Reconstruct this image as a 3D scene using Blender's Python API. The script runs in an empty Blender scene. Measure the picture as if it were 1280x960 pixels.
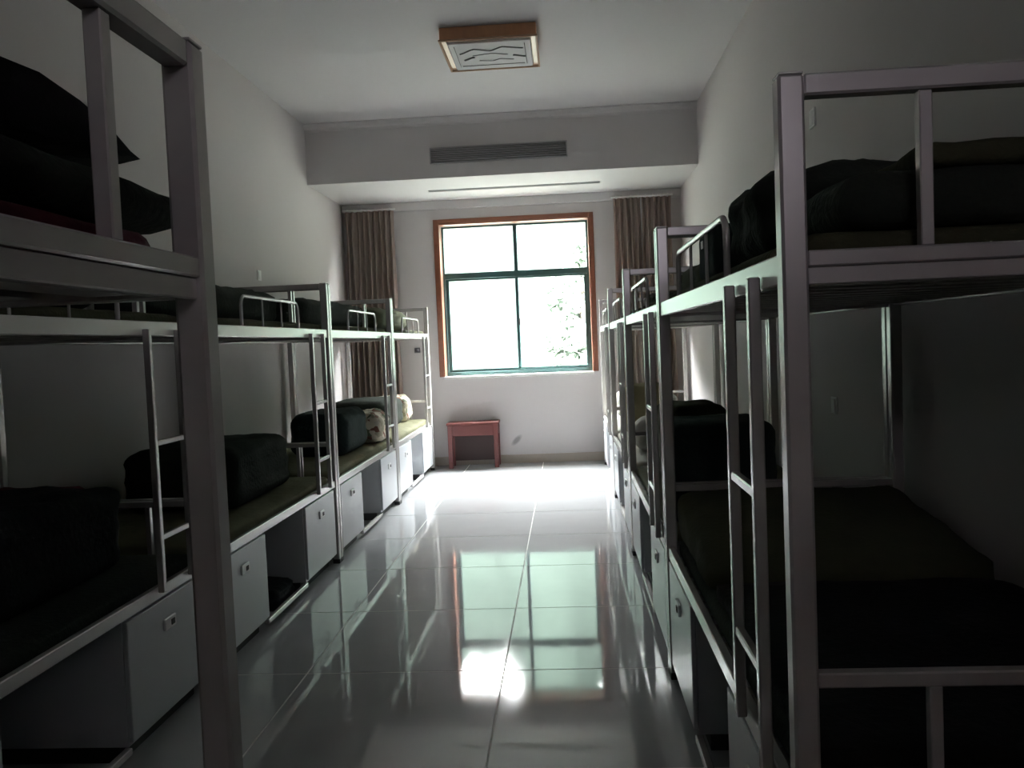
import bpy, bmesh, math, random
from mathutils import Vector, Matrix, noise

random.seed(7)
S = bpy.context.scene
C = S.collection
PI = math.pi

# ------------------------------------------------------------------ camera
CAM_H, YAW, PITCH, ROLL, FPX = 1.3942, 0.065, 0.0477, 0.0419, 1080.0
cyw, syw = math.cos(YAW), math.sin(YAW)
cp, sp = math.cos(PITCH), math.sin(PITCH)
cr, sr = math.cos(ROLL), math.sin(ROLL)
r_ = Vector((cyw, syw, 0)); f_ = Vector((-syw, cyw, 0)); u_ = Vector((0, 0, 1))
fw = f_ * cp - u_ * sp
up = u_ * cp + f_ * sp
xc = r_ * cr - up * sr
yc = r_ * sr + up * cr
zc = -fw
camd = bpy.data.cameras.new('camera')
camd.sensor_width = 36.0
camd.lens = 36.0 * FPX / 1280.0
camd.clip_start = 0.02
cam = bpy.data.objects.new('camera', camd)
cam.matrix_world = Matrix(((xc.x, yc.x, zc.x, 0), (xc.y, yc.y, zc.y, 0), (xc.z, yc.z, zc.z, CAM_H), (0, 0, 0, 1)))
C.objects.link(cam)
S.camera = cam

# ------------------------------------------------------------------ light
SKY = 50.0
w = bpy.data.worlds.new('overcast_sky')
S.world = w
w.use_nodes = True
bg = w.node_tree.nodes['Background']
bg.inputs['Color'].default_value = (0.99, 0.965, 1.0, 1)
bg.inputs['Strength'].default_value = SKY
sun = bpy.data.lights.new('sun', 'SUN')
sun.energy = 30.0
sun.angle = 0.35
sun.color = (1.0, 0.97, 0.92)
suno = bpy.data.objects.new('sun', sun)
suno.rotation_euler = (math.radians(63), 0, math.radians(-6))   # high behind the building, lights the trees outside
C.objects.link(suno)
# sampling portal in the window opening (adds no light of its own)
pl = bpy.data.lights.new('window_portal', 'AREA')
pl.shape = 'RECTANGLE'; pl.size = 1.8; pl.size_y = 1.8
pl.cycles.is_portal = True
po = bpy.data.objects.new('window_portal', pl)
po.location = (-0.56, 10.22, 1.93)
po.rotation_euler = (math.radians(-90), 0, 0)
C.objects.link(po)

vs = S.view_settings
vs.view_transform = 'Standard'
vs.look = 'None'
vs.gamma = 1.0
vs.use_curve_mapping = False
vs.exposure = 1.55
cy = S.cycles
cy.use_denoising = True
cy.max_bounces = 14
cy.diffuse_bounces = 9
cy.glossy_bounces = 5
cy.transmission_bounces = 6
cy.transparent_max_bounces = 10
cy.sample_clamp_indirect = 12.0
cy.caustics_reflective = False
cy.caustics_refractive = False

# ------------------------------------------------------------------ materials
def mat(name, col, rough=0.6, metal=0.0, spec=0.5, noise_amt=0.0, noise_scale=6.0, bump=0.0, bump_scale=40.0,
        coat=0.0, stretch=(1, 1, 1), sheen=0.0, col2=None):
    m = bpy.data.materials.new(name)
    m.use_nodes = True
    nt = m.node_tree
    b = nt.nodes['Principled BSDF']
    b.inputs['Base Color'].default_value = (*col, 1)
    b.inputs['Roughness'].default_value = rough
    b.inputs['Metallic'].default_value = metal
    b.inputs['Specular IOR Level'].default_value = spec
    b.inputs['Coat Weight'].default_value = coat
    b.inputs['Sheen Weight'].default_value = sheen
    if noise_amt > 0 or col2:
        tc = nt.nodes.new('ShaderNodeTexCoord')
        mp = nt.nodes.new('ShaderNodeMapping')
        mp.inputs['Scale'].default_value = stretch
        nz = nt.nodes.new('ShaderNodeTexNoise')
        nz.inputs['Scale'].default_value = noise_scale
        nz.inputs['Detail'].default_value = 4
        mx = nt.nodes.new('ShaderNodeMix'); mx.data_type = 'RGBA'
        c2 = col2 or tuple(c * (1 - noise_amt) for c in col)
        mx.inputs[6].default_value = (*col, 1)
        mx.inputs[7].default_value = (*c2, 1)
        nt.links.new(tc.outputs['Object'], mp.inputs['Vector'])
        nt.links.new(mp.outputs['Vector'], nz.inputs['Vector'])
        nt.links.new(nz.outputs['Fac'], mx.inputs[0])
        nt.links.new(mx.outputs[2], b.inputs['Base Color'])
    if bump > 0:
        tc = nt.nodes.new('ShaderNodeTexCoord')
        n2 = nt.nodes.new('ShaderNodeTexNoise')
        n2.inputs['Scale'].default_value = bump_scale
        n2.inputs['Detail'].default_value = 3
        bp = nt.nodes.new('ShaderNodeBump')
        bp.inputs['Strength'].default_value = bump
        bp.inputs['Distance'].default_value = 0.01
        nt.links.new(tc.outputs['Object'], n2.inputs['Vector'])
        nt.links.new(n2.outputs['Fac'], bp.inputs['Height'])
        nt.links.new(bp.outputs['Normal'], b.inputs['Normal'])
    return m

M = {}
M['wall'] = mat('wall_paint', (0.56, 0.53, 0.525), 0.75, spec=0.25, noise_amt=0.06, noise_scale=1.5)
M['ceiling'] = mat('ceiling_paint', (0.59, 0.572, 0.57), 0.85, spec=0.2)
M['soffit'] = mat('soffit_paint', (0.60, 0.583, 0.58), 0.8, spec=0.2)
M['base'] = mat('baseboard_tile', (0.36, 0.31, 0.26), 0.3)
M['grout'] = mat('grout', (0.74, 0.73, 0.71), 0.8)
M['metal'] = mat('bed_frame_paint', (0.64, 0.615, 0.605), 0.26, metal=0.45, spec=0.6, noise_amt=0.08, noise_scale=3)
M['locker'] = mat('locker_paint', (0.58, 0.60, 0.63), 0.30, spec=0.6, noise_amt=0.08, noise_scale=3)
M['locker_in'] = mat('locker_side_paint', (0.20, 0.20, 0.20), 0.5)
M['chrome'] = mat('handle_plate', (0.85, 0.85, 0.85), 0.3, metal=0.1)
M['black'] = mat('matte_black', (0.02, 0.02, 0.02), 0.6)
M['slat'] = mat('slat_metal', (0.36, 0.35, 0.32), 0.4, noise_amt=0.2)
M['olive'] = mat('olive_blanket', (0.075, 0.078, 0.045), 0.95, spec=0.15, noise_amt=0.35, noise_scale=9, bump=0.5, bump_scale=60)
M['olive_sheet'] = mat('olive_sheet', (0.21, 0.205, 0.125), 0.9, spec=0.15, noise_amt=0.45, noise_scale=7, bump=0.9, bump_scale=14)
M['dark'] = mat('dark_green_quilt', (0.035, 0.042, 0.033), 0.95, spec=0.15, noise_amt=0.4, noise_scale=7, bump=0.5, bump_scale=50)
M['teal'] = mat('dark_teal_quilt', (0.022, 0.035, 0.032), 0.9, spec=0.15, noise_amt=0.4, noise_scale=7, bump=0.5, bump_scale=50)
M['black_cloth'] = mat('near_black_cloth', (0.018, 0.018, 0.018), 0.95, spec=0.1, noise_amt=0.4, bump=0.5, bump_scale=40)
M['maroon'] = mat('maroon_sheet', (0.10, 0.022, 0.032), 0.9, spec=0.15, noise_amt=0.3, bump=0.3)
M['cream'] = mat('cream_quilt', (0.42, 0.37, 0.22), 0.9, spec=0.15, noise_amt=0.3, noise_scale=6, bump=0.4, bump_scale=40)
M['pale'] = mat('pale_sheet', (0.52, 0.51, 0.45), 0.9, spec=0.15, noise_amt=0.25, noise_scale=6, bump=0.4, bump_scale=30)
M['tag'] = mat('white_tag', (0.75, 0.75, 0.74), 0.7)
M['wood'] = mat('casing_wood', (0.25, 0.085, 0.045), 0.35, noise_amt=0.35, noise_scale=4, stretch=(1, 1, 8))
M['lamp_wood'] = mat('lamp_wood', (0.66, 0.34, 0.17), 0.35, noise_amt=0.3, noise_scale=5, stretch=(6, 1, 1))
M['lamp_wood_light'] = mat('lamp_wood_edge', (0.46, 0.31, 0.21), 0.7, spec=0.2)
M['acrylic'] = mat('lamp_acrylic', (0.58, 0.57, 0.565), 0.8, spec=0.1)
M['lamp_line'] = mat('lamp_pattern_grey', (0.10, 0.095, 0.09), 0.5)
M['alu'] = mat('green_aluminium', (0.035, 0.085, 0.082), 0.35, metal=0.2)
M['sill'] = mat('sill_stone', (0.72, 0.71, 0.69), 0.3)
M['plastic'] = mat('white_plastic', (0.80, 0.80, 0.78), 0.4)
M['grey_plastic'] = mat('grey_plastic', (0.16, 0.16, 0.17), 0.5)
M['vent'] = mat('vent_paint', (0.36, 0.36, 0.365), 0.5)
M['vent_dark'] = mat('vent_inside', (0.10, 0.10, 0.105), 0.8)
M['red'] = mat('red_lacquer', (0.14, 0.032, 0.028), 0.4, noise_amt=0.25)
M['table_shade'] = mat('table_shade_dark', (0.055, 0.03, 0.028), 0.6)  # dark tone stands for the shade inside the table opening
M['bark'] = mat('tree_bark', (0.16, 0.13, 0.10), 0.9, noise_amt=0.4)
M['lawn'] = mat('lawn', (0.07, 0.075, 0.065), 0.95, spec=0.0, noise_amt=0.3, noise_scale=0.6)
M['sky_block_hill'] = mat('hillside', (0.020, 0.0265, 0.0225), 0.95, spec=0.0, noise_amt=0.35, noise_scale=0.35)  # for the added slope that blocks the low sky
M['bundle'] = mat('bundle_cloth', (0.012, 0.02, 0.024), 0.9, noise_amt=0.5, noise_scale=15, bump=0.5)

def leaf_mat(name, col):
    m = bpy.data.materials.new(name); m.use_nodes = True
    nt = m.node_tree; nt.nodes.clear()
    o = nt.nodes.new('ShaderNodeOutputMaterial')
    d = nt.nodes.new('ShaderNodeBsdfDiffuse'); t = nt.nodes.new('ShaderNodeBsdfTranslucent')
    mx = nt.nodes.new('ShaderNodeMixShader'); mx.inputs[0].default_value = 0.5
    oi = nt.nodes.new('ShaderNodeNewGeometry')
    rmp = nt.nodes.new('ShaderNodeMapRange'); rmp.inputs[3].default_value = 0.75; rmp.inputs[4].default_value = 1.2
    hs = nt.nodes.new('ShaderNodeHueSaturation'); hs.inputs['Color'].default_value = (*col, 1)
    nt.links.new(oi.outputs['Random Per Island'], rmp.inputs[0])
    nt.links.new(rmp.outputs[0], hs.inputs['Value'])
    for s in (d, t):
        nt.links.new(hs.outputs[0], s.inputs['Color'])
    nt.links.new(d.outputs[0], mx.inputs[1]); nt.links.new(t.outputs[0], mx.inputs[2])
    nt.links.new(mx.outputs[0], o.inputs[0])
    return m
M['leaf1'] = leaf_mat('pale_leaf', (0.060, 0.070, 0.061))
M['leaf2'] = leaf_mat('green_leaf', (0.15, 0.185, 0.15))

def curtain_mat():
    m = bpy.data.materials.new('brown_curtain'); m.use_nodes = True
    nt = m.node_tree; nt.nodes.clear()
    o = nt.nodes.new('ShaderNodeOutputMaterial')
    d = nt.nodes.new('ShaderNodeBsdfDiffuse'); d.inputs[0].default_value = (0.33, 0.28, 0.25, 1)
    t = nt.nodes.new('ShaderNodeBsdfTranslucent'); t.inputs[0].default_value = (0.34, 0.14, 0.10, 1)
    mx = nt.nodes.new('ShaderNodeMixShader'); mx.inputs[0].default_value = 0.22
    nt.links.new(d.outputs[0], mx.inputs[1]); nt.links.new(t.outputs[0], mx.inputs[2])
    nt.links.new(mx.outputs[0], o.inputs[0])
    return m
M['curtain'] = curtain_mat()

def glass_mat():
    m = bpy.data.materials.new('window_glass'); m.use_nodes = True
    nt = m.node_tree; nt.nodes.clear()
    o = nt.nodes.new('ShaderNodeOutputMaterial')
    t = nt.nodes.new('ShaderNodeBsdfTransparent'); t.inputs[0].default_value = (0.95, 0.985, 0.965, 1)
    g = nt.nodes.new('ShaderNodeBsdfGlossy'); g.inputs['Roughness'].default_value = 0.02
    lw = nt.nodes.new('ShaderNodeLayerWeight'); lw.inputs[0].default_value = 0.5
    pw = nt.nodes.new('ShaderNodeMath'); pw.operation = 'POWER'; pw.inputs[1].default_value = 5.0
    fr = nt.nodes.new('ShaderNodeMath'); fr.operation = 'MULTIPLY_ADD'; fr.inputs[1].default_value = 0.8; fr.inputs[2].default_value = 0.03
    nt.links.new(lw.outputs['Facing'], pw.inputs[0]); nt.links.new(pw.outputs[0], fr.inputs[0])
    mx = nt.nodes.new('ShaderNodeMixShader')
    nt.links.new(fr.outputs[0], mx.inputs[0]); nt.links.new(t.outputs[0], mx.inputs[1]); nt.links.new(g.outputs[0], mx.inputs[2])
    nt.links.new(mx.outputs[0], o.inputs[0])
    return m
M['glass'] = glass_mat()
M['tinted'] = M['glass'].copy(); M['tinted'].name = 'tinted_glass'
for n_ in M['tinted'].node_tree.nodes:
    if n_.type == 'BSDF_TRANSPARENT':
        n_.inputs[0].default_value = (0.24, 0.235, 0.245, 1)  # tint sets how much fill comes through the added door pane

def floral_mat():
    m = bpy.data.materials.new('floral_cloth'); m.use_nodes = True
    nt = m.node_tree; b = nt.nodes['Principled BSDF']; b.inputs['Roughness'].default_value = 0.9
    tc = nt.nodes.new('ShaderNodeTexCoord')
    v = nt.nodes.new('ShaderNodeTexVoronoi'); v.inputs['Scale'].default_value = 27
    r = nt.nodes.new('ShaderNodeValToRGB'); r.color_ramp.interpolation = 'CONSTANT'
    e = r.color_ramp.elements
    e[0].position = 0; e[0].color = (0.62, 0.56, 0.44, 1)
    e[1].position = 0.34; e[1].color = (0.13, 0.15, 0.09, 1)
    x = e.new(0.55); x.color = (0.40, 0.36, 0.27, 1)
    x = e.new(0.75); x.color = (0.20, 0.09, 0.06, 1)
    x = e.new(0.86); x.color = (0.55, 0.52, 0.43, 1)
    nt.links.new(tc.outputs['Object'], v.inputs['Vector'])
    sx = nt.nodes.new('ShaderNodeSeparateColor')
    nt.links.new(v.outputs['Color'], sx.inputs[0])
    nt.links.new(sx.outputs[0], r.inputs[0])
    nt.links.new(r.outputs[0], b.inputs['Base Color'])
    return m
M['floral'] = floral_mat()

def tile_mat():
    m = bpy.data.materials.new('polished_tile'); m.use_nodes = True
    nt = m.node_tree; b = nt.nodes['Principled BSDF']
    b.inputs['Specular IOR Level'].default_value = 0.62
    g = nt.nodes.new('ShaderNodeNewGeometry')
    mp = nt.nodes.new('ShaderNodeMapping'); mp.inputs['Scale'].default_value = (3.0, 0.5, 1)
    n = nt.nodes.new('ShaderNodeTexNoise'); n.inputs['Scale'].default_value = 2.2; n.inputs['Detail'].default_value = 6
    nt.links.new(g.outputs['Position'], mp.inputs[0]); nt.links.new(mp.outputs[0], n.inputs['Vector'])
    rr = nt.nodes.new('ShaderNodeMapRange')
    rr.inputs[1].default_value = 0.3; rr.inputs[2].default_value = 0.75
    rr.inputs[3].default_value = 0.02; rr.inputs[4].default_value = 0.09
    nt.links.new(n.outputs['Fac'], rr.inputs[0]); nt.links.new(rr.outputs[0], b.inputs['Roughness'])
    n2 = nt.nodes.new('ShaderNodeTexNoise'); n2.inputs['Scale'].default_value = 5; n2.inputs['Detail'].default_value = 5
    nt.links.new(g.outputs['Position'], n2.inputs['Vector'])
    mx = nt.nodes.new('ShaderNodeMix'); mx.data_type = 'RGBA'
    mx.inputs[6].default_value = (0.40, 0.402, 0.415, 1); mx.inputs[7].default_value = (0.46, 0.462, 0.475, 1)
    nt.links.new(n2.outputs['Fac'], mx.inputs[0]); nt.links.new(mx.outputs[2], b.inputs['Base Color'])
    # slow waviness of a polished tile
    n3 = nt.nodes.new('ShaderNodeTexNoise'); n3.inputs['Scale'].default_value = 3.0
    nt.links.new(g.outputs['Position'], n3.inputs['Vector'])
    bp = nt.nodes.new('ShaderNodeBump'); bp.inputs['Strength'].default_value = 0.02; bp.inputs['Distance'].default_value = 0.01
    nt.links.new(n3.outputs['Fac'], bp.inputs['Height']); nt.links.new(bp.outputs[0], b.inputs['Normal'])
    return m
M['tile'] = tile_mat()

def stained_wall_mat():
    """window wall paint with one grey smudge near the floor"""
    m = M['wall'].copy(); m.name = 'wall_paint_smudged'
    nt = m.node_tree; b = nt.nodes['Principled BSDF']
    src = b.inputs['Base Color'].links[0].from_socket
    g = nt.nodes.new('ShaderNodeNewGeometry')
    mp = nt.nodes.new('ShaderNodeMapping'); mp.vector_type = 'TEXTURE'
    mp.inputs['Location'].default_value = (-0.62, 9.95, 0.265)
    mp.inputs['Rotation'].default_value = (0, math.radians(-45), 0)
    mp.inputs['Scale'].default_value = (0.085, 1.0, 0.035)
    nt.links.new(g.outputs['Position'], mp.inputs[0])
    ln = nt.nodes.new('ShaderNodeVectorMath'); ln.operation = 'LENGTH'
    nt.links.new(mp.outputs[0], ln.inputs[0])
    rg = nt.nodes.new('ShaderNodeMapRange'); rg.inputs[1].default_value = 1.1; rg.inputs[2].default_value = 0.5
    rg.inputs[3].default_value = 0.0; rg.inputs[4].default_value = 0.75
    nt.links.new(ln.outputs['Value'], rg.inputs[0])
    mx = nt.nodes.new('ShaderNodeMix'); mx.data_type = 'RGBA'
    nt.links.new(rg.outputs[0], mx.inputs[0]); nt.links.new(src, mx.inputs[6])
    mx.inputs[7].default_value = (0.22, 0.21, 0.20, 1)
    nt.links.new(mx.outputs[2], b.inputs['Base Color'])
    return m
M['wall_back'] = stained_wall_mat()

# ------------------------------------------------------------------ mesh helpers
def bm_box(bm, x0, x1, y0, y1, z0, z1):
    v = [bm.verts.new(p) for p in ((x0, y0, z0), (x1, y0, z0), (x1, y1, z0), (x0, y1, z0),
                                   (x0, y0, z1), (x1, y0, z1), (x1, y1, z1), (x0, y1, z1))]
    for f in ((0, 3, 2, 1), (4, 5, 6, 7), (0, 1, 5, 4), (1, 2, 6, 5), (2, 3, 7, 6), (3, 0, 4, 7)):
        bm.faces.new([v[i] for i in f])

def to_mesh(bm, name, material, smooth=False):
    me = bpy.data.meshes.new(name)
    bmesh.ops.recalc_face_normals(bm, faces=bm.faces)
    bm.to_mesh(me); bm.free()
    if material:
        me.materials.append(material)
    if smooth:
        for p in me.polygons:
            p.use_smooth = True
    return me

def box_me(name, material, x0, x1, y0, y1, z0, z1, bev=0.0, seg=1):
    bm = bmesh.new(); bm_box(bm, x0, x1, y0, y1, z0, z1)
    if bev:
        bmesh.ops.bevel(bm, geom=list(bm.edges), offset=bev, segments=seg, affect='EDGES', profile=0.7)
    return to_mesh(bm, name, material)

def tube_me(name, material, pts, rad, n=8):
    bm = bmesh.new()
    pts = [Vector(p) for p in pts]
    rings = []
    up0 = None
    for i, p in enumerate(pts):
        d = (pts[min(i + 1, len(pts) - 1)] - pts[max(i - 1, 0)]).normalized()
        if up0 is None:
            up0 = Vector((0, 1, 0)) if abs(d.y) < 0.9 else Vector((1, 0, 0))
        a = (up0 - d * up0.dot(d)).normalized(); b = d.cross(a)
        up0 = a
        rings.append([bm.verts.new(p + (a * math.cos(2 * PI * k / n) + b * math.sin(2 * PI * k / n)) * rad) for k in range(n)])
    for i in range(len(rings) - 1):
        for k in range(n):
            bm.faces.new((rings[i][k], rings[i][(k + 1) % n], rings[i + 1][(k + 1) % n], rings[i + 1][k]))
    bm.faces.new(rings[0][::-1]); bm.faces.new(rings[-1])
    return to_mesh(bm, name, material, True)

def ob(name, me, parent=None, loc=(0, 0, 0), rot=(0, 0, 0)):
    o = bpy.data.objects.new(name, me)
    C.objects.link(o)
    o.location = loc; o.rotation_euler = rot
    if parent:
        o.parent = parent
    return o

def box(name, material, x0, x1, y0, y1, z0, z1, parent=None, bev=0.0):
    return ob(name, box_me(name, material, x0, x1, y0, y1, z0, z1, bev), parent)

def empty(name, loc, rotz=0.0):
    o = bpy.data.objects.new(name, None)
    o.empty_display_size = 0.1
    C.objects.link(o); o.location = loc; o.rotation_euler = (0, 0, rotz)
    return o

def tag(o, label, cat, group=None):
    o['label'] = label; o['category'] = cat
    if group:
        o['group'] = group
    return o

def struct(o, label=None):
    o['kind'] = 'structure'
    if label:
        o['label'] = label
    return o

def copy_tree(root, loc, rotz):
    r = root.copy(); C.objects.link(r); r.location = loc; r.rotation_euler = (0, 0, rotz)
    for ch in root.children:
        c = ch.copy(); C.objects.link(c); c.parent = r
        for g in ch.children:
            d = g.copy(); C.objects.link(d); d.parent = c
    return r

# ------------------------------------------------------------------ the room
XW0, XW1, YB, YF, ZC = -2.53, 1.345, 9.95, -1.60, 3.647
XL, XR = -1.533, 0.371

fl = struct(box('floor', M['grout'], XW0 - .2, XW1 + .2, YF - .2, YB + .25, -0.20, -0.0012), 'polished grey tile floor with pale joints')
# tiles, one object each
TS, GAP = 0.857, 0.0035
gx = [XW0] + [x for x in (-0.32 + TS * k for k in range(-4, 4)) if XW0 + .02 < x < XW1 - .02] + [XW1]
gy = [YF] + [y for y in (4.47 + TS * k for k in range(-10, 10)) if YF + .02 < y < YB - .02] + [YB]
tcache = {}
for i in range(len(gx) - 1):
    for j in range(len(gy) - 1):
        sx, sy = gx[i + 1] - gx[i] - 2 * GAP, gy[j + 1] - gy[j] - 2 * GAP
        key = (round(sx, 4), round(sy, 4))
        if key not in tcache:
            tcache[key] = box_me('tile', M['tile'], -sx / 2, sx / 2, -sy / 2, sy / 2, -0.0012, 0.0, 0.0005)
        ob('tile', tcache[key], fl, ((gx[i] + gx[i + 1]) / 2, (gy[j] + gy[j + 1]) / 2, 0))

struct(box('ceiling', M['ceiling'], XW0 - .25, XW1 + .25, YF - .25, YB + .25, ZC, ZC + .25), 'plain white ceiling')
struct(box('wall_left', M['wall'], XW0 - .25, XW0, YF - .25, YB + .25, -.2, ZC), 'plain white wall along the left row of bunks')
struct(box('wall_right', M['wall'], XW1, XW1 + .25, YF - .25, YB + .25, -.2, ZC), 'plain white wall along the right row of bunks')
DX0, DX1, DZ, TZ0, TZ1 = -0.10, 0.86, 2.05, 2.12, 2.62
bm = bmesh.new()
for (a, b, c, d) in ((XW0, DX0, -.2, ZC), (DX1, XW1, -.2, ZC), (DX0, DX1, TZ1, ZC)):
    bm_box(bm, a, b, YF - .25, YF, c, d)
struct(ob('wall_front', to_mesh(bm, 'wall_front', M['wall'])), 'white wall behind the viewer')
dr = struct(empty('added_door', (0, YF, 0)), 'added unseen wooden door with a tinted pane above for fill light')  # unseen door, added to carry the fill pane
for (a, b, c, d) in ((DX0, DX0 + .05, 0, TZ1), (DX1 - .05, DX1, 0, TZ1), (DX0 + .05, DX1 - .05, DZ, TZ0), (DX0 + .05, DX1 - .05, TZ1 - .05, TZ1)):
    box('door_frame', M['wood'], a, b, -.25, .012, c, d, dr, .003)
lf = box('door_leaf', M['wood'], DX0 + .052, DX1 - .052, -.06, -.015, .006, DZ - .003, dr, .003)
for (c, d) in ((.15, .95), (1.10, 1.92)):
    box('panel', M['wood'], DX0 + .15, DX1 - .15, -.018, -.005, c, d, lf, .008)
ob('handle', tube_me('handle', M['chrome'], [(DX0 + .11, -.015, 1.0), (DX0 + .11, .035, 1.0), (DX0 + .22, .035, 1.0)], .011), lf)
box('pane', M['tinted'], DX0 + .05, DX1 - .05, -.13, -.125, TZ0, TZ1 - .05, dr)  # added pane, lets in fill light on the near bed frames
struct(box('sun_block_slab', M['wall'], XW0 - 2, XW1 + 2, YF - 2.3, YF - .25, 2.95, 3.15), 'added unseen slab keeping the sun off the pane above the door')  # added out of view to block sun from the fill pane
pl2 = bpy.data.lights.new('fill_pane_portal', 'AREA'); pl2.shape = 'RECTANGLE'; pl2.size = .86; pl2.size_y = .45  # sampling portal for the added fill pane
pl2.cycles.is_portal = True
po2 = bpy.data.objects.new('fill_pane_portal', pl2)
po2.location = ((DX0 + DX1) / 2, YF - .27, (TZ0 + TZ1) / 2 - .02); po2.rotation_euler = (math.radians(90), 0, 0)
C.objects.link(po2)

# window wall with opening
WX0, WX1, WZ0, WZ1 = -1.43, 0.305, 1.03, 2.79
bm = bmesh.new()
for (a, b, c, d) in ((XW0, WX0, -.2, ZC), (WX1, XW1, -.2, ZC), (WX0, WX1, -.2, WZ0 - .03), (WX0, WX1, WZ1, ZC)):
    bm_box(bm, a, b, YB, YB + .25, c, d)
struct(ob('wall_back', to_mesh(bm, 'wall_back', M['wall_back'])), 'white wall with the window at the far end of the room')

# baseboards
struct(box('baseboard_back', M['base'], XW0, XW1, YB - .012, YB, 0.0, .10, bev=.002), 'tan baseboard under the window')
struct(box('baseboard_left', M['base'], XW0, XW0 + .012, YF, YB - .012, 0.0, .10, bev=.002), 'tan baseboard along the left wall')
struct(box('baseboard_right', M['base'], XW1 - .012, XW1, YF, YB - .012, 0.0, .10, bev=.002), 'tan baseboard along the right wall')

# soffit (dropped box over the window) with cornice and an air slot below
YS, ZS = 8.60, 3.055
bm = bmesh.new()
SX0, SX1, SY0, SY1 = -1.42, 0.42, 9.24, 9.36
bm_box(bm, XW0, XW1, YS, SY0, ZS, ZC)
bm_box(bm, XW0, XW1, SY1, YB, ZS, ZC)
bm_box(bm, XW0, SX0, SY0, SY1, ZS, ZC)
bm_box(bm, SX1, XW1, SY0, SY1, ZS, ZC)
bm_box(bm, SX0, SX1, SY0, SY1, ZS + .06, ZC)
struct(ob('trim_1', to_mesh(bm, 'soffit', M['soffit'])), 'white boxed soffit across the ceiling above the window')
bm = bmesh.new()
prof = [(0, 0), (0, -.075), (-.008, -.075), (-.012, -.055), (-.03, -.04), (-.045, -.012), (-.055, -.01), (-.055, 0)]
ra = [bm.verts.new((XW0, YS + p[0], ZC + p[1])) for p in prof]
rb = [bm.verts.new((XW1, YS + p[0], ZC + p[1])) for p in prof]
for k in range(len(prof)):
    bm.faces.new((ra[k], ra[(k + 1) % len(prof)], rb[(k + 1) % len(prof)], rb[k]))
bm.faces.new(ra); bm.faces.new(rb[::-1])
struct(ob('trim_2', to_mesh(bm, 'cornice', M['soffit'])), 'thin white cornice along the top of the soffit')
struct(box('trim_3', M['soffit'], XW0, XW1, YB - .03, YB, ZS - .10, ZS, bev=.006), 'white cornice band at the top of the window wall')

# air slot diffuser under the soffit
sl = tag(empty('air_slot', (-0.50, 9.30, ZS)), 'long narrow air slot in the underside of the soffit', 'air vent')
box('slot_back', M['vent_dark'], SX0 + .5 + .004, SX1 + .5 - .004, -.056, .056, .045, .055, sl)
for k in range(3):
    yy = -.035 + .035 * k
    box('blade', M['vent'], SX0 + .5 + .004, SX1 + .5 - .004, yy - .004, yy + .004, .004, .045, sl)

# air-conditioning grille on the soffit face
vg = tag(empty('air_vent', (-0.60, YS, 3.272)), 'grey louvred air conditioning grille on the soffit face', 'air vent')
VW, VH = 0.68, 0.078
box('backing', M['vent_dark'], -VW, VW, -.006, -.001, -VH, VH, vg)
for (a, b, c, d) in ((-VW, VW, VH - .012, VH), (-VW, VW, -VH, -VH + .012), (-VW, -VW + .012, -VH + .012, VH - .012), (VW - .012, VW, -VH + .012, VH - .012)):
    box('frame', M['vent'], a, b, -.022, -.006, c, d, vg)
sm = box_me('slat', M['vent'], -VW + .013, VW - .013, -.010, .010, -.002, .002)
for k in range(6):
    ob('slat', sm, vg, (0, -.016, -VH + .026 + k * .0208), (math.radians(-32), 0, 0))

# ------------------------------------------------------------------ window
wn = struct(empty('window_1', (0, YB, 0)), 'four-pane window with wooden casing and dark green metal frame')
cw = .062
def wp(name, m, x0, x1, y0, y1, z0, z1, bev=.003, parent=None):
    return box(name, m, x0, x1, y0, y1, z0, z1, parent or wn, bev)
wp('casing', M['wood'], WX0 - .05, WX0 + .0, -.022, 0, WZ0 - .0, WZ1 + .05)
wp('casing', M['wood'], WX1, WX1 + .05, -.022, 0, WZ0 - .0, WZ1 + .05)
wp('casing', M['wood'], WX0, WX1, -.022, 0, WZ1, WZ1 + .05)
wp('casing_reveal', M['wood'], WX0, WX0 + .014, -.018, .16, WZ0, WZ1)
wp('casing_reveal', M['wood'], WX1 - .014, WX1, -.018, .16, WZ0, WZ1)
wp('casing_reveal', M['wood'], WX0 + .014, WX1 - .014, -.018, .16, WZ1 - .014, WZ1)
wp('sill', M['sill'], WX0 + .001, WX1 - .001, -.03, .25, WZ0 - .03, WZ0)
fx0, fx1 = WX0 + .014, WX1 - .014
fz0, fz1 = WZ0, WZ1 - .014
mxm = -0.555
zt = 2.20
FY0, FY1 = .16, .22
# fixed outer frame
wp('frame_rail', M['alu'], fx0, fx1, FY0, FY1, fz0, fz0 + .045)
wp('frame_rail', M['alu'], fx0, fx1, FY0, FY1, fz1 - .022, fz1)
wp('frame_stile', M['alu'], fx0, fx0 + .024, FY0, FY1, fz0 + .045, fz1 - .022)
wp('frame_stile', M['alu'], fx1 - .024, fx1, FY0, FY1, fz0 + .045, fz1 - .022)
wp('transom', M['alu'], fx0 + .024, fx1 - .024, FY0 - .008, FY1, zt - .035, zt + .035)
wp('mullion', M['alu'], mxm - .022, mxm + .022, FY0, FY1, zt + .035, fz1 - .022)
# upper panes
for a, b in ((fx0 + .024, mxm - .022), (mxm + .022, fx1 - .024)):
    wp('pane', M['glass'], a, b, .188, .193, zt + .035, fz1 - .022, bev=0)
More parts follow.
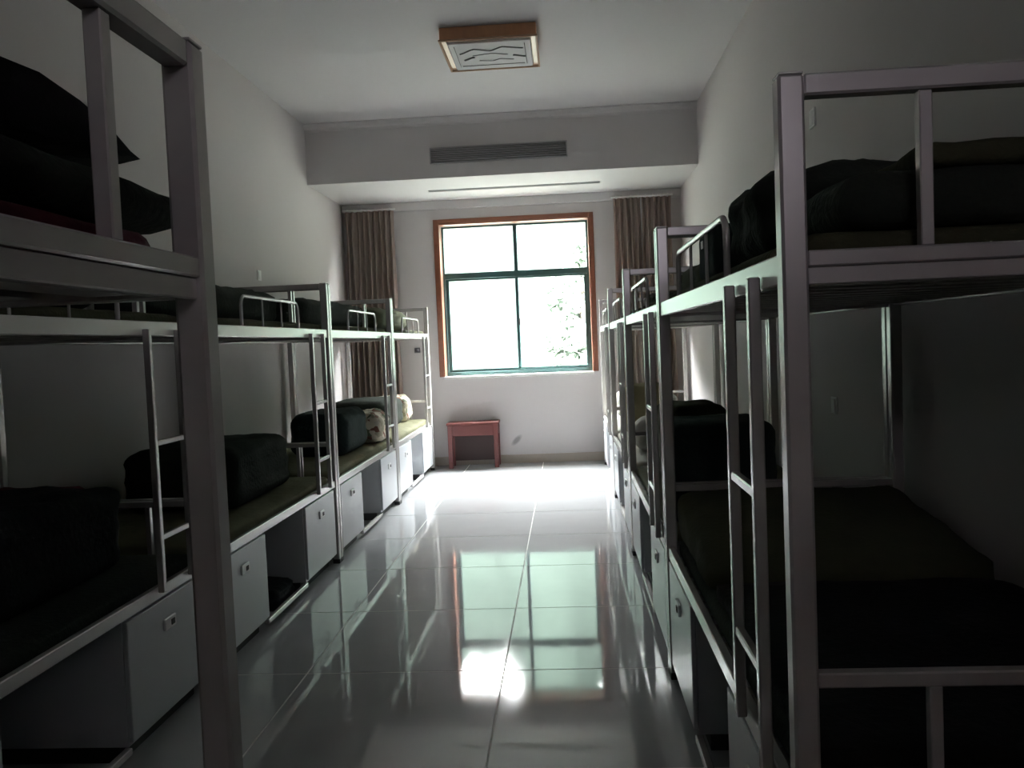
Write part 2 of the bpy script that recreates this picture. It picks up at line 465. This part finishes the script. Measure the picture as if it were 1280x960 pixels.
# sliding sashes below
def sash(x0, x1, y0):
    s = empty('sash', (0, y0, 0)); s.parent = wn
    zb, ztp = fz0 + .045, zt - .035
    wd = .038
    box('stile', M['alu'], x0, x0 + wd, 0, .024, zb, ztp, s, .003)
    box('stile', M['alu'], x1 - wd, x1, 0, .024, zb, ztp, s, .003)
    box('rail', M['alu'], x0 + wd, x1 - wd, 0, .024, zb, zb + .03, s, .003)
    box('rail', M['alu'], x0 + wd, x1 - wd, 0, .024, ztp - .022, ztp, s, .003)
    box('pane', M['glass'], x0 + wd, x1 - wd, .010, .015, zb + .03, ztp - .022, s)
    return s
sash(fx0 + .024, mxm + .02, .192)
s2 = sash(mxm - .02, fx1 - .024, .165)
box('latch', M['black'], mxm + .006, mxm + .026, -.016, 0, 1.60, 1.68, s2, .003)

# ------------------------------------------------------------------ curtains
def curtain(name, x0, x1, label, seed, split=None):
    rnd = random.Random(seed)
    e = tag(empty(name, ((x0 + x1) / 2, YB - .10, 0.03)), label, 'curtain', 'window curtains')
    def panel(a, b):
        bm = bmesh.new()
        n = int((b - a) / .006); nz = 30
        ph = rnd.random() * 6
        cols = []
        for i in range(n + 1):
            t = i / n
            x = a + (b - a) * t - (x0 + x1) / 2
            col = []
            for k in range(nz + 1):
                z = 2.93 * k / nz
                amp = .030 + .012 * (1 - k / nz)
                yy = amp * math.sin(2 * PI * t * (b - a) / .064 + ph + .5 * math.sin(3 * t + k * .12)) + .008 * math.sin(19 * t + k * .3)
                xx = x * (1 + .02 * math.sin(k * .2)) + .004 * math.sin(k * .5 + i * .3)
                col.append(bm.verts.new((xx, yy, z)))
            cols.append(col)
        for i in range(n):
            for k in range(nz):
                bm.faces.new((cols[i][k], cols[i + 1][k], cols[i + 1][k + 1], cols[i][k + 1]))
        me = to_mesh(bm, 'cloth', M['curtain'], True)
        ob('cloth', me, e)
    if split:
        panel(x0, split - .004); panel(split + .004, x1)
    else:
        panel(x0, x1)
    xm = (x0 + x1) / 2
    ob('rail', tube_me('rail', M['plastic'], [(x0 - xm - .02, 0, 2.945), (x1 - xm + .02, 0, 2.945)], .010), e)
    k = x0 + .04
    while k < x1:
        ob('ring', tube_me('ring', M['plastic'], [(k - xm, 0, 2.925), (k - xm, 0, 2.962)], .005, 6), e)
        k += .082
    for q in (x0 + .05, x1 - .05):
        box('bracket', M['plastic'], q - xm - .008, q - xm + .008, .0, .10, 2.94, 2.955, e)
    return e
curtain('curtain', -2.49, -1.915, 'brown pleated curtain gathered at the left of the window', 3)
curtain('curtain', 0.575, 1.225, 'brown pleated curtain gathered at the right of the window', 5, split=.89)

# ------------------------------------------------------------------ ceiling lamp
lp = tag(empty('ceiling_lamp', (-0.475, 6.555, ZC)), 'square wooden ceiling lamp with grey wave lines on a white shade', 'lamp')
LW = .345
for sx, sy, a, b in ((0, -1, LW, .022), (0, 1, LW, .022), (-1, 0, .022, LW - .044), (1, 0, .022, LW - .044)):
    cx, cyy = sx * (LW - .022), sy * (LW - .022)
    box('side', M['lamp_wood'], cx - a, cx + a, cyy - b, cyy + b, -.085, 0, lp, .004)
for sx, sy, a, b in ((0, -1, LW + .008, .008), (0, 1, LW + .008, .008), (-1, 0, .008, LW - .008), (1, 0, .008, LW - .008)):
    cx, cyy = sx * LW, sy * LW
    box('rim', M['lamp_wood_light'], cx - a, cx + a, cyy - b, cyy + b, -.100, -.085, lp, .003)
shade = box('shade', M['acrylic'], -LW + .045, LW - .045, -LW + .045, LW - .045, -.105, -.02, lp, .01)
def wave(pts, rad):
    out = []
    for i in range(len(pts) - 1):
        a, b = Vector(pts[i]), Vector(pts[i + 1])
        for k in range(6):
            t = k / 6; t2 = t * t * (3 - 2 * t)
            out.append((a.x + (b.x - a.x) * t, a.y + (b.y - a.y) * (0.5 * t + 0.5 * t2), -.1055))
    out.append((*pts[-1][:2], -.1055))
    ob('wave_line', tube_me('wave_line', M['lamp_line'], out, rad, 6), shade)
wave([(-.23, -.08, 0), (-.12, -.17, 0), (.0, -.12, 0), (.09, -.19, 0), (.24, -.14, 0)], .007)
wave([(-.21, .06, 0), (-.13, .0, 0)], .009)
wave([(-.14, -.03, 0), (.0, -.06, 0), (.12, -.02, 0)], .004)
wave([(.16, .0, 0), (.25, .045, 0)], .009)
wave([(-.10, .09, 0), (.0, .11, 0), (.06, .07, 0), (.16, .10, 0)], .004)
wave([(-.24, .20, 0), (.24, .20, 0)], .004)
wave([(-.255, -.24, 0), (-.255, .22, 0)], .003)
wave([(.255, -.24, 0), (.255, .22, 0)], .003)

# ------------------------------------------------------------------ bunk bed
LB, W, PS = 2.02, 0.94, 0.044
ZTOP, ZU, ZLO = 1.83, 1.53, 0.547
def make_bed():
    b = empty('bunk_bed', (0, 0, 0))
    m = M['metal']
    post = box_me('post', m, 0, PS, 0, PS, 0.012, ZTOP - .004, .005)
    cap = box_me('post_cap', m, .001, PS - .001, .001, PS - .001, ZTOP - .004, ZTOP, .001)
    foot = box_me('foot', M['black'], -.001, PS + .001, -.001, PS + .001, 0, .03, .002)
    for x in (0, LB - PS):
        for y in (0, W - PS):
            p = ob('post', post, b, (x, y, 0)); ob('post_cap', cap, p); ob('foot', foot, p)
    # long rails
    for z in (ZU, ZLO):
        h = .055 if z == ZU else .045
        sr_ = box_me('side_rail', m, PS, LB - PS, 0, .026, z - h, z, .003)
        ob('side_rail', sr_, b, (0, .006, 0))
        ob('side_rail', sr_, b, (0, W - .032, 0))
        # slat ledge
        lg = box_me('ledge', m, PS, LB - PS, 0, .02, z - h, z - h + .004)
        # slats
        n = 12
        sl_ = box_me('slat', M['slat'], -.04, .04, .034, W - .034, z - .047, z - .037, .002)
        for k in range(n):
            ob('slat', sl_, b, (PS + .09 + k * (LB - 2 * PS - .18) / (n - 1), 0, 0))
    # end frames
    for x in (0, LB - PS):
        xm = x + PS / 2
        ob('end_rail', box_me('end_rail', m, xm - .018, xm + .018, PS, W - PS, ZTOP - .04, ZTOP - .003, .004), b)
        ob('end_rail', box_me('end_rail', m, xm - .018, xm + .018, PS, W - PS, ZU - .028, ZU, .003), b)
        ob('bearer', box_me('bearer', m, xm - .012, xm + .012, PS, W - PS, ZU - .058, ZU - .028, .002), b)
        ob('end_rail', box_me('end_rail', m, xm - .013, xm + .013, PS, W - PS, .768, .795, .003), b)
        ob('end_rail', box_me('end_rail', m, xm - .018, xm + .018, PS, W - PS, ZLO - .045, ZLO, .003), b)
        ob('end_rail', box_me('end_rail', m, xm - .013, xm + .013, PS, W - PS, .05, .08, .003), b)
        for k in range(3):
            yy = PS / 2 + (W - PS) * (k + 1) / 4
            ob('spindle', box_me('spindle', m, xm - .011, xm + .011, yy - .011, yy + .011, ZU, ZTOP - .04, .002), b)
            ob('spindle', box_me('spindle', m, xm - .011, xm + .011, yy - .011, yy + .011, ZLO, .768, .002), b)
    # guard hoop
    g0, g1, gz = .54, 1.42, 1.675
    pts = [(g0, 0, ZU - .002), (g0, 0, gz - .05)]
    for k in range(1, 7):
        a = k / 6 * PI / 2
        pts.append((g0 + .05 - .05 * math.cos(a), 0, gz - .05 + .05 * math.sin(a)))
    q = [(g0 + g1 - p[0], 0, p[2]) for p in pts][::-1]
    gd = ob('guard_rail', tube_me('guard_rail', m, pts + q, .0085), b, (0, .018, 0))
    for k in (1, 2):
        x = g0 + (g1 - g0) * k / 3
        ob('bar', tube_me('bar', m, [(x, 0, ZU - .002), (x, 0, gz)], .005), gd)
    # ladder
    la, lb = 1.57, 1.82
    ld = empty('ladder', (0, 0, 0)); ld.parent = b
    lm = box_me('upright', m, -.0125, .0125, -.020, .004, ZLO - .02, ZU - .03, .003)
    ob('upright', lm, ld, (la, 0, 0)); ob('upright', lm, ld, (lb, 0, 0))
    rm = box_me('rung', m, la + .0125, lb - .0125, -.018, .002, -.010, .010, .003)
    for z in (.728, 1.078):
        ob('rung', rm, ld, (0, 0, z))
    # under-bed lockers
    for (x0, x1) in ((.062, .66), (1.32, 1.93)):
        bm = bmesh.new()
        y0, y1, z0, z1, t = .022, W - .05, .06, ZLO - .052, .012
        bm_box(bm, x0, x0 + t, y0, y1, z0, z1); bm_box(bm, x1 - t, x1, y0, y1, z0, z1)
        bm_box(bm, x0 + t, x1 - t, y1 - t, y1, z0, z1)
        bm_box(bm, x0 + t, x1 - t, y0, y1 - t, z0, z0 + t); bm_box(bm, x0 + t, x1 - t, y0, y1 - t, z1 - t, z1)
        ob('locker', to_mesh(bm, 'locker', M['locker']), b)
        d = ob('door', box_me('door', M['locker'], x0 + .002, x1 - .002, .004, .021, .075, ZLO - .053, .003), b)
        xm = (x0 + x1) / 2
        bm = bmesh.new()
        bm_box(bm, xm - .045, xm + .045, -.006, .004, .375, .42)
        bmesh.ops.bevel(bm, geom=list(bm.edges), offset=.003, segments=1, affect='EDGES')
        ob('handle', to_mesh(bm, 'handle', M['chrome']), d)
        ob('keyhole', box_me('keyhole', M['black'], xm + .0, xm + .028, -.009, -.0062, .386, .408, .001), d)
        ob('base_block', box_me('base_block', M['black'], x0 + .01, x1 - .01, .06, W - .08, 0.0, .059), b)  # black block filling the recess below the locker
    ob('floor_rail', box_me('floor_rail', m, .66, 1.32, .008, .034, .035, .06, .003), b)
    ob('floor_rail', box_me('floor_rail', m, .05, LB - .05, W - .034, W - .008, .035, .06, .003), b)
    ob('back_panel', box_me('back_panel', M['locker_in'], .66, 1.32, W - .055, W - .045, .06, ZLO - .05), b)
    return b

bed0 = make_bed()
PITCHL = 2.03
beds = []
YL0 = 3.521 - PITCHL
lab_l = ['grey metal bunk bed in the left row, nearest the camera behind the crosswise bunk',
         'grey metal bunk bed second from the camera in the left row',
         'grey metal bunk bed third from the camera in the left row',
         'grey metal bunk bed in the left row next to the window wall']
lab_r = ['grey metal bunk bed at the right edge, nearest the camera in the right row',
         'grey metal bunk bed second from the camera in the right row',
         'grey metal bunk bed third from the camera in the right row',
         'grey metal bunk bed in the right row next to the window wall']
GRP = 'metal bunk beds of the dormitory'
for k in range(4):
    loc = (XL, YL0 + PITCHL * k + .005, 0)
    if k == 0:
        o = bed0; o.location = loc; o.rotation_euler = (0, 0, PI / 2)
    else:
        o = copy_tree(bed0, loc, PI / 2)
    tag(o, lab_l[k], 'bunk bed', GRP)
YR0 = 1.497
for k in range(4):
    o = copy_tree(bed0, (XR, YR0 + PITCHL * (k + 1) - .005, 0), -PI / 2)
    tag(o, lab_r[k], 'bunk bed', GRP)
o = copy_tree(bed0, (-0.497 - LB, 1.215 - W, 0), 0)
tag(o, 'grey metal bunk bed standing crosswise at the left edge, closest to the camera', 'bunk bed', GRP)

# ------------------------------------------------------------------ bedding
def soft_box(name, material, sx, sy, sz, rad, layers=0, lump=.01, seed=0, n=(18, 18, 10), groove=.012, belly=.0, slump=0.0, taper=0.0):
    """rounded cloth block; layers > 0 adds the creases of a folded quilt round its sides"""
    bm = bmesh.new()
    nx, ny, nz = n
    vs_ = {}
    def V(i, j, k):
        if (i, j, k) not in vs_:
            p = Vector((-sx / 2 + sx * i / nx, -sy / 2 + sy * j / ny, sz * k / nz))
            r = min(rad, sz / 2 - 1e-4, sx / 2 - 1e-4, sy / 2 - 1e-4)
            c = Vector((max(-sx / 2 + r, min(sx / 2 - r, p.x)), max(-sy / 2 + r, min(sy / 2 - r, p.y)), max(r, min(sz - r, p.z))))
            d = p - c
            if d.length > 1e-7:
                # cube-to-sphere for corners keeps faces even
                p = c + d.normalized() * min(r, max(abs(d.x), abs(d.y), abs(d.z)) if d.length > 0 else 0)
            nrm = Vector((p.x / sx * 2, p.y / sy * 2, 0))
            side = max(abs(nrm.x), abs(nrm.y))
            if layers and side > .8:
                g = abs(math.cos(PI * layers * p.z / sz))
                g = (1 - g) ** 0.6
                f = 1 - groove * (1 - g) / max(sx, sy) * 2
                p.x *= f; p.y *= f
            h = p.z / sz
            q = Vector((p.x * 7 + seed * 3.1, p.y * 7, p.z * 7 + seed))
            nv = noise.noise_vector(q)
            nv2 = noise.noise_vector(q * 2.7)
            p += Vector((nv.x, nv.y, 0)) * lump * min(1, h * 3)
            p.z += (nv.z * lump + nv2.z * lump * .4) * h
            p.z += belly * (1 - nrm.x ** 2) * (1 - nrm.y ** 2) * h
            p.z -= slump * (p.x / sx + .5) * h
            p.y *= 1 - taper * h
            p.x *= 1 - taper * h
            vs_[(i, j, k)] = bm.verts.new(p)
        return vs_[(i, j, k)]
    for i in range(nx):
        for j in range(ny):
            bm.faces.new((V(i, j, 0), V(i, j + 1, 0), V(i + 1, j + 1, 0), V(i + 1, j, 0)))
            bm.faces.new((V(i, j, nz), V(i + 1, j, nz), V(i + 1, j + 1, nz), V(i, j + 1, nz)))
    for i in range(nx):
        for k in range(nz):
            bm.faces.new((V(i, 0, k), V(i + 1, 0, k), V(i + 1, 0, k + 1), V(i, 0, k + 1)))
            bm.faces.new((V(i, ny, k), V(i, ny, k + 1), V(i + 1, ny, k + 1), V(i + 1, ny, k)))
    for j in range(ny):
        for k in range(nz):
            bm.faces.new((V(0, j, k), V(0, j, k + 1), V(0, j + 1, k + 1), V(0, j + 1, k)))
            bm.faces.new((V(nx, j, k), V(nx, j + 1, k), V(nx, j + 1, k + 1), V(nx, j, k + 1)))
    return to_mesh(bm, name, material, True)

# local bed (x along, y across from the aisle) to world
def bedpt(side, k, x, y, z):
    if side == 'L':
        return (XL - y, YL0 + PITCHL * k + .005 + x, z)
    if side == 'R':
        return (XR + y, YR0 + PITCHL * (k + 1) - .005 - x, z)
    return (-0.497 - LB + x, 1.215 - W + y, z)
ROT = {'L': PI / 2, 'R': -PI / 2, 'X': 0.0}

LOW_T, UP_T = .512, 1.494       # slat tops: .51 and 1.493
MH = .075
mats = {}
def mattress(side, k, upper, label, material, x0=.05, x1=LB - .05):
    key = material.name
    if key not in mats:
        mats[key] = soft_box('mattress', material, LB - .12, W - .085, MH, .03, 0, .003, len(mats) + 1, n=(40, 20, 4))
    z = (UP_T if upper else LOW_T)
    o = ob('mattress', mats[key], None, bedpt(side, k, LB / 2, W / 2, z), (0, 0, ROT[side]))
    tag(o, label, 'mattress', 'thin mattresses on the bunks')
    return o
ZTL, ZTU = LOW_T + MH + .004, UP_T + MH + .004
def quilt(side, k, upper, x, y, sx, sy, sz, label, material, layers=3, rad=.05, lump=.012, seed=1, rot=0.0, dz=0.0, cat='quilt',
          name='folded_quilt', group='folded quilts on the bunks', **kw):
    me = soft_box(name, material, sx, sy, sz, rad, layers, lump, seed, **kw)
    z = (ZTU if upper else ZTL) + dz
    o = ob(name, me, None, bedpt(side, k, x, y, z), (0, 0, ROT[side] + rot))
    return tag(o, label, cat, group)

who = {('L', 0): 'nearest bunk of the left row', ('L', 1): 'second bunk of the left row', ('L', 2): 'third bunk of the left row',
       ('L', 3): 'left bunk by the window wall', ('R', 0): 'nearest bunk of the right row', ('R', 1): 'second bunk of the right row',
       ('R', 2): 'third bunk of the right row', ('R', 3): 'right bunk by the window wall', ('X', 0): 'crosswise bunk at the left edge'}
for (s, k), wtxt in who.items():
    up_m = M['maroon'] if s == 'X' else M['olive']
    lo_m = M['pale'] if (s, k) in (('R', 3), ('R', 2)) else (M['dark'] if k == 0 else M['olive_sheet'])
    mattress(s, k, True, 'thin %s mattress on the upper level of the %s' % ('maroon' if s == 'X' else 'olive green', wtxt), up_m)
    if s != 'X':
        mattress(s, k, False, 'thin %s mattress on the lower level of the %s' % ('pale' if lo_m is M['pale'] else ('dark' if k == 0 else 'olive'), wtxt), lo_m)

# crosswise bunk, upper level (local x to the right = towards the aisle, y away from the camera)
quilt('X', 0, True, 1.63, .66, .68, .68, .062, 'dark olive quilt spread low on the upper level of the crosswise bunk', M['dark'], 1, .03, .006, 3, name='flat_quilt')
def wedge_bundle():
    prof = [(.10, 0), (.08, .04), (.15, .065), (.35, .075), (.60, .078), (.68, .084), (.77, .070), (.84, .048), (.896, .029), (.925, .023), (.86, .020), (.78, .018), (.70, .004), (.5, 0), (.3, 0)]
    bm = bmesh.new(); rings = []
    n = 14
    for i in range(n + 1):
        t = i / n; x = -.30 + .60 * t
        e_ = 1 - .10 * (abs(2 * t - 1) ** 6)
        ring = []
        for (y, z) in prof:
            q = noise.noise_vector(Vector((x * 6, y * 6, z * 6)))
            ring.append(bm.verts.new((x, .45 + (y - .45) * e_ + q.y * .006, max(0, z * e_ + (q.z * .012 if z > .03 else 0)))))
        rings.append(ring)
    m_ = len(prof)
    for i in range(n):
        for k in range(m_):
            bm.faces.new((rings[i][k], rings[i][(k + 1) % m_], rings[i + 1][(k + 1) % m_], rings[i + 1][k]))
    bm.faces.new(rings[0][::-1]); bm.faces.new(rings[-1])
    return to_mesh(bm, 'dark_bundle', M['black_cloth'], True)
o = ob('dark_bundle', wedge_bundle(), None, bedpt('X', 0, 1.65, 0, ZTU + .070))
tag(o, 'black bundle with a pointed overhanging edge on top of the crosswise bunk bedding', 'bundle')
for o in list(C.objects):
    if o.name.startswith('mattress') and 'maroon' in o.get('label', ''):
        ob('care_tag', box_me('care_tag', M['tag'], 0, .003, -.012, .012, -.007, .007), o, ((LB - .12) / 2 + .002, .29, .052))

# left row, lower level
quilt('L', 0, False, 1.25, .50, .95, .62, .33, 'big black folded quilt on the lower level of the nearest left bunk', M['black_cloth'], 3, .07, .02, 4)
quilt('L', 0, False, 1.83, .62, .16, .40, .30, 'dark maroon folded blanket beside the ladder of the nearest left bunk', M['maroon'], 3, .05, .012, 5)
quilt('L', 1, False, 1.20, .48, .90, .62, .32, 'dark green folded quilt on the lower level of the second left bunk', M['dark'], 3, .07, .014, 6)
quilt('L', 2, False, 1.15, .36, .74, .46, .33, 'dark green folded quilt beside the floral pillow on the third left bunk', M['teal'], 2, .09, .012, 7)
quilt('L', 2, False, 1.78, .25, .36, .42, .25, 'cream floral pillow slumped by the ladder of the third left bunk', M['floral'], 0, .08, .03, 8, name='floral_pillow', cat='pillow', group='floral pillows', belly=.03)
quilt('L', 3, False, 0.95, .50, .90, .60, .30, 'dark green folded quilt on the lower level of the left bunk by the window wall', M['dark'], 2, .08, .012, 10)
quilt('L', 3, False, 1.68, .40, .30, .42, .26, 'floral pillow on the lower level of the left bunk by the window wall', M['floral'], 0, .08, .03, 11, name='floral_pillow', cat='pillow', group='floral pillows', belly=.02)
# left row, upper level
quilt('L', 0, True, 1.15, .50, .95, .60, .13, 'flat dark quilt on the upper level of the nearest left bunk', M['black_cloth'], 2, .05, .012, 12)
quilt('L', 1, True, 1.02, .58, 1.80, .60, .20, 'dark green quilt behind the guard rail of the second left bunk', M['dark'], 2, .07, .02, 13)
quilt('L', 2, True, .98, .50, 1.70, .62, .185, 'dark olive quilt on the upper level of the third left bunk', M['dark'], 2, .07, .02, 15)
quilt('L', 3, True, .95, .45, 1.35, .58, .20, 'dark olive quilt on the upper level of the left bunk by the window wall', M['olive'], 2, .08, .02, 16)

# right row, upper level (local x runs towards the camera)
quilt('R', 0, True, 1.68, .50, .52, .74, .105, 'dark olive quilt folded flat behind the end rail of the nearest right bunk', M['dark'], 1, .035, .006, 17)
quilt('R', 0, True, 1.66, .60, .44, .62, .048, 'dark rumpled jacket lying on the flat quilt of the nearest right bunk', M['olive'], 0, .022, .010, 18, dz=.112, name='rumpled_jacket', cat='jacket', group=None)
quilt('R', 0, True, 1.12, .40, .52, .58, .22, 'tall dark quilt heaped behind the guard rail of the nearest right bunk', M['dark'], 2, .09, .03, 19, belly=.02)
tb = quilt('R', 0, True, .66, .30, .34, .42, .165, 'dark green block quilt with a white tag on the nearest right bunk', M['teal'], 0, .03, .006, 20)
quilt('R', 0, True, .27, .50, .34, .50, .10, 'low olive blanket at the far end of the upper nearest right bunk', M['olive'], 1, .04, .012, 21)
quilt('R', 1, True, 1.45, .50, .70, .58, .15, 'brownish dark quilt on the upper level of the second right bunk', M['olive'], 2, .06, .02, 22)
quilt('R', 2, True, 1.20, .50, .80, .55, .13, 'dark quilt on the upper level of the third right bunk', M['dark'], 2, .06, .02, 23)
# right row, lower level
quilt('R', 0, False, .46, .475, .80, .87, .19, 'dark olive blanket drawn over the far end of the nearest right lower bunk', M['olive'], 0, .05, .012, 24, name='blanket', cat='blanket', group=None, belly=.03, slump=.11)
quilt('R', 0, False, 1.42, .475, 1.06, .85, .05, 'black blanket spread flat over the nearest right lower bunk', M['black_cloth'], 0, .02, .012, 25, name='blanket', cat='blanket', group=None)
quilt('R', 1, False, 1.70, .27, .46, .44, .43, 'tall dark green block quilt at the near end of the second right lower bunk', M['teal'], 3, .05, .008, 26, groove=.006)
quilt('R', 1, False, .60, .31, .60, .40, .42, 'olive topped rolled quilt at the far end of the second right lower bunk', M['olive'], 2, .10, .012, 27)
quilt('R', 2, False, .45, .26, .40, .38, .42, 'cream quilt on the lower level of the third right bunk', M['cream'], 2, .09, .015, 28)
quilt('R', 2, False, 1.35, .34, .42, .52, .22, 'pale pillow on the lower level of the third right bunk', M['pale'], 0, .09, .02, 29, name='pillow', cat='pillow', group=None, belly=.03)
quilt('R', 3, False, .80, .40, .70, .60, .26, 'pale quilt on the lower level of the right bunk by the window wall', M['pale'], 2, .10, .02, 30)

tg = ob('quilt_tag', box_me('quilt_tag', M['tag'], -.016, .016, -.002, 0, -.012, .012), tb, (.02, -.222, .11))

# bundle in the open bay
o = ob('cloth_bundle', soft_box('cloth_bundle', M['bundle'], .32, .26, .12, .04, 3, .014, 31), None, (XL - .19, YL0 + PITCHL + 1.11, 0.0), (0, 0, PI / 2))
tag(o, 'dark cloth bundle on the floor in the open bay under the second left bunk', 'bundle')

# ------------------------------------------------------------------ red stool table
st = tag(empty('small_table', (-1.095, 9.78, 0)), 'small red wooden table against the wall under the window', 'table')
hw, hd = .285, .135
ob('tabletop', box_me('tabletop', M['red'], -hw - .01, hw + .01, -hd - .01, hd + .01, .488, .515, .004), st)
for sx in (-1, 1):
    for sy in (-1, 1):
        cx, cyy = sx * (hw - .025), sy * (hd - .025)
        ob('leg', box_me('leg', M['red'], cx - .025, cx + .025, cyy - .025, cyy + .025, 0, .488, .003), st)
ob('apron', box_me('apron', M['red'], -hw + .05, hw - .05, -hd + .006, -hd + .024, .365, .488, .002), st)
ob('apron', box_me('apron', M['red'], -hw + .05, hw - .05, hd - .024, hd - .006, .365, .488, .002), st)
for sx in (-1, 1):
    cx = sx * (hw - .016)
    ob('apron', box_me('apron', M['red'], cx - .009, cx + .009, -hd + .05, hd - .05, .365, .488, .002), st)
ob('shade_board', box_me('shade_board', M['table_shade'], -hw + .05, hw - .05, hd - .045, hd - .03, .06, .365, .002), st)  # dark board added to deepen the shade under the tabletop

# ------------------------------------------------------------------ wall plates
def plate(loc, rotz, label, s=.043):
    e = tag(empty('wall_switch', loc, rotz), label, 'switch')
    ob('plate', box_me('plate', M['plastic'], -s, s, -.009, 0, -s, s, .003), e)
    ob('rocker', box_me('rocker', M['plastic'], -s * .6, s * .6, -.014, -.009, -s * .75, s * .75, .002), e)
    return e
plate((XW0, 7.07, 2.04), PI / 2, 'small white switch plate high on the left wall')
plate((XW1, 4.72, 2.51), -PI / 2, 'small white switch plate high on the right wall', .05)
plate((XW1, 4.46, 1.01), -PI / 2, 'white socket plate on the right wall behind the second bunk')
e = tag(empty('wall_socket', (-1.729, YB, 1.352)), 'small dark socket on the window wall beside the left curtain', 'socket')
ob('base', box_me('base', M['grey_plastic'], -.035, .035, -.012, 0, -.03, .03, .004), e)
ob('button', tube_me('button', M['grey_plastic'], [(0, -.012, 0), (0, -.03, 0)], .02, 12), e)

# ------------------------------------------------------------------ outside
gr = box('ground', M['lawn'], -150, 150, YB + .6, 120, -.9, -.6)
struct(gr, 'green ground outside the window')

def tree(loc, h, rad, label, leafm, seed, nleaf=9000, lw=.34):
    rnd = random.Random(seed)
    e = tag(empty('tree', loc), label, 'tree')
    ob('trunk', tube_me('trunk', M['bark'], [(0, 0, 0), (.06, .03, h * .25), (-.05, 0, h * .5), (.03, .05, h * .8)], .16, 8), e)
    for k in range(5):
        a = k * 1.26 + rnd.random()
        z0 = h * (.3 + .09 * k)
        ob('branch', tube_me('branch', M['bark'], [(0, 0, z0), (math.cos(a) * rad * .35, math.sin(a) * rad * .35, z0 + h * .10), (math.cos(a) * rad * .7, math.sin(a) * rad * .7, z0 + h * .22)], .06, 6), e)
    cl = []
    for k in range(34):
        a, rr, z = rnd.random() * 2 * PI, rad * math.sqrt(rnd.random()), rnd.random()
        env = math.sin(PI * (0.12 + .83 * z)) ** .7
        cl.append((math.cos(a) * rr * env, math.sin(a) * rr * env, h * (.08 + .84 * z), rad * (.28 + .2 * rnd.random())))
    vv, ff = [], []
    for _ in range(nleaf):
        c = rnd.choice(cl)
        d = Vector((rnd.gauss(0, 1), rnd.gauss(0, 1), rnd.gauss(0, .8)))
        d = d.normalized() * c[3] * rnd.random() ** .45
        p = Vector(c[:3]) + d
        a = Vector((rnd.gauss(0, 1), rnd.gauss(0, 1), rnd.gauss(0, .6))).normalized()
        b = a.orthogonal().normalized()
        L_ = lw * (.7 + .6 * rnd.random())
        i = len(vv)
        vv += [p - a * L_, p + b * L_ * .45, p + a * L_, p - b * L_ * .45]
        ff.append((i, i + 1, i + 2, i + 3))
    me = bpy.data.meshes.new('foliage'); me.from_pydata(vv, [], ff); me.materials.append(leafm)
    f = ob('foliage', me, e); f['kind'] = 'stuff'
    return e
tree((0.7, 29, -.6), 5.6, 1.4, 'faint green leafy tree outside behind the right panes', M['leaf2'], 3, nleaf=14000, lw=.22)

# wooded slope added to block low sky and shape the floor reflection
bm = bmesh.new()
NX, NY = 150, 60
grid = []
for i in range(NX + 1):
    x = -150 + 300 * i / NX
    row = []
    for j in range(NY + 1):
        t = j / NY; y = 56 + 60 * t
        dip = math.exp(-((x + 10.5) / 6.5) ** 4) + .85 * math.exp(-((x - 3.5) / 4.0) ** 4)  # ridge dips let bright sky into the floor reflection
        hgt = 55 - 21 * dip
        z = -.65 + hgt * min(1, t * 1.6) ** .8 + (noise.noise(Vector((x * .25, y * .25, 0))) * 2.2 + noise.noise(Vector((x * .9, y * .9, 3))) * .9) * min(1, t * 6)
        row.append(bm.verts.new((x, y, z)))
    grid.append(row)
for i in range(NX):
    for j in range(NY):
        bm.faces.new((grid[i][j], grid[i + 1][j], grid[i + 1][j + 1], grid[i][j + 1]))
struct(ob('sky_block_hill', to_mesh(bm, 'sky_block_hill', M['sky_block_hill'], True)), 'added wooded slope blocking the low sky outside the window')
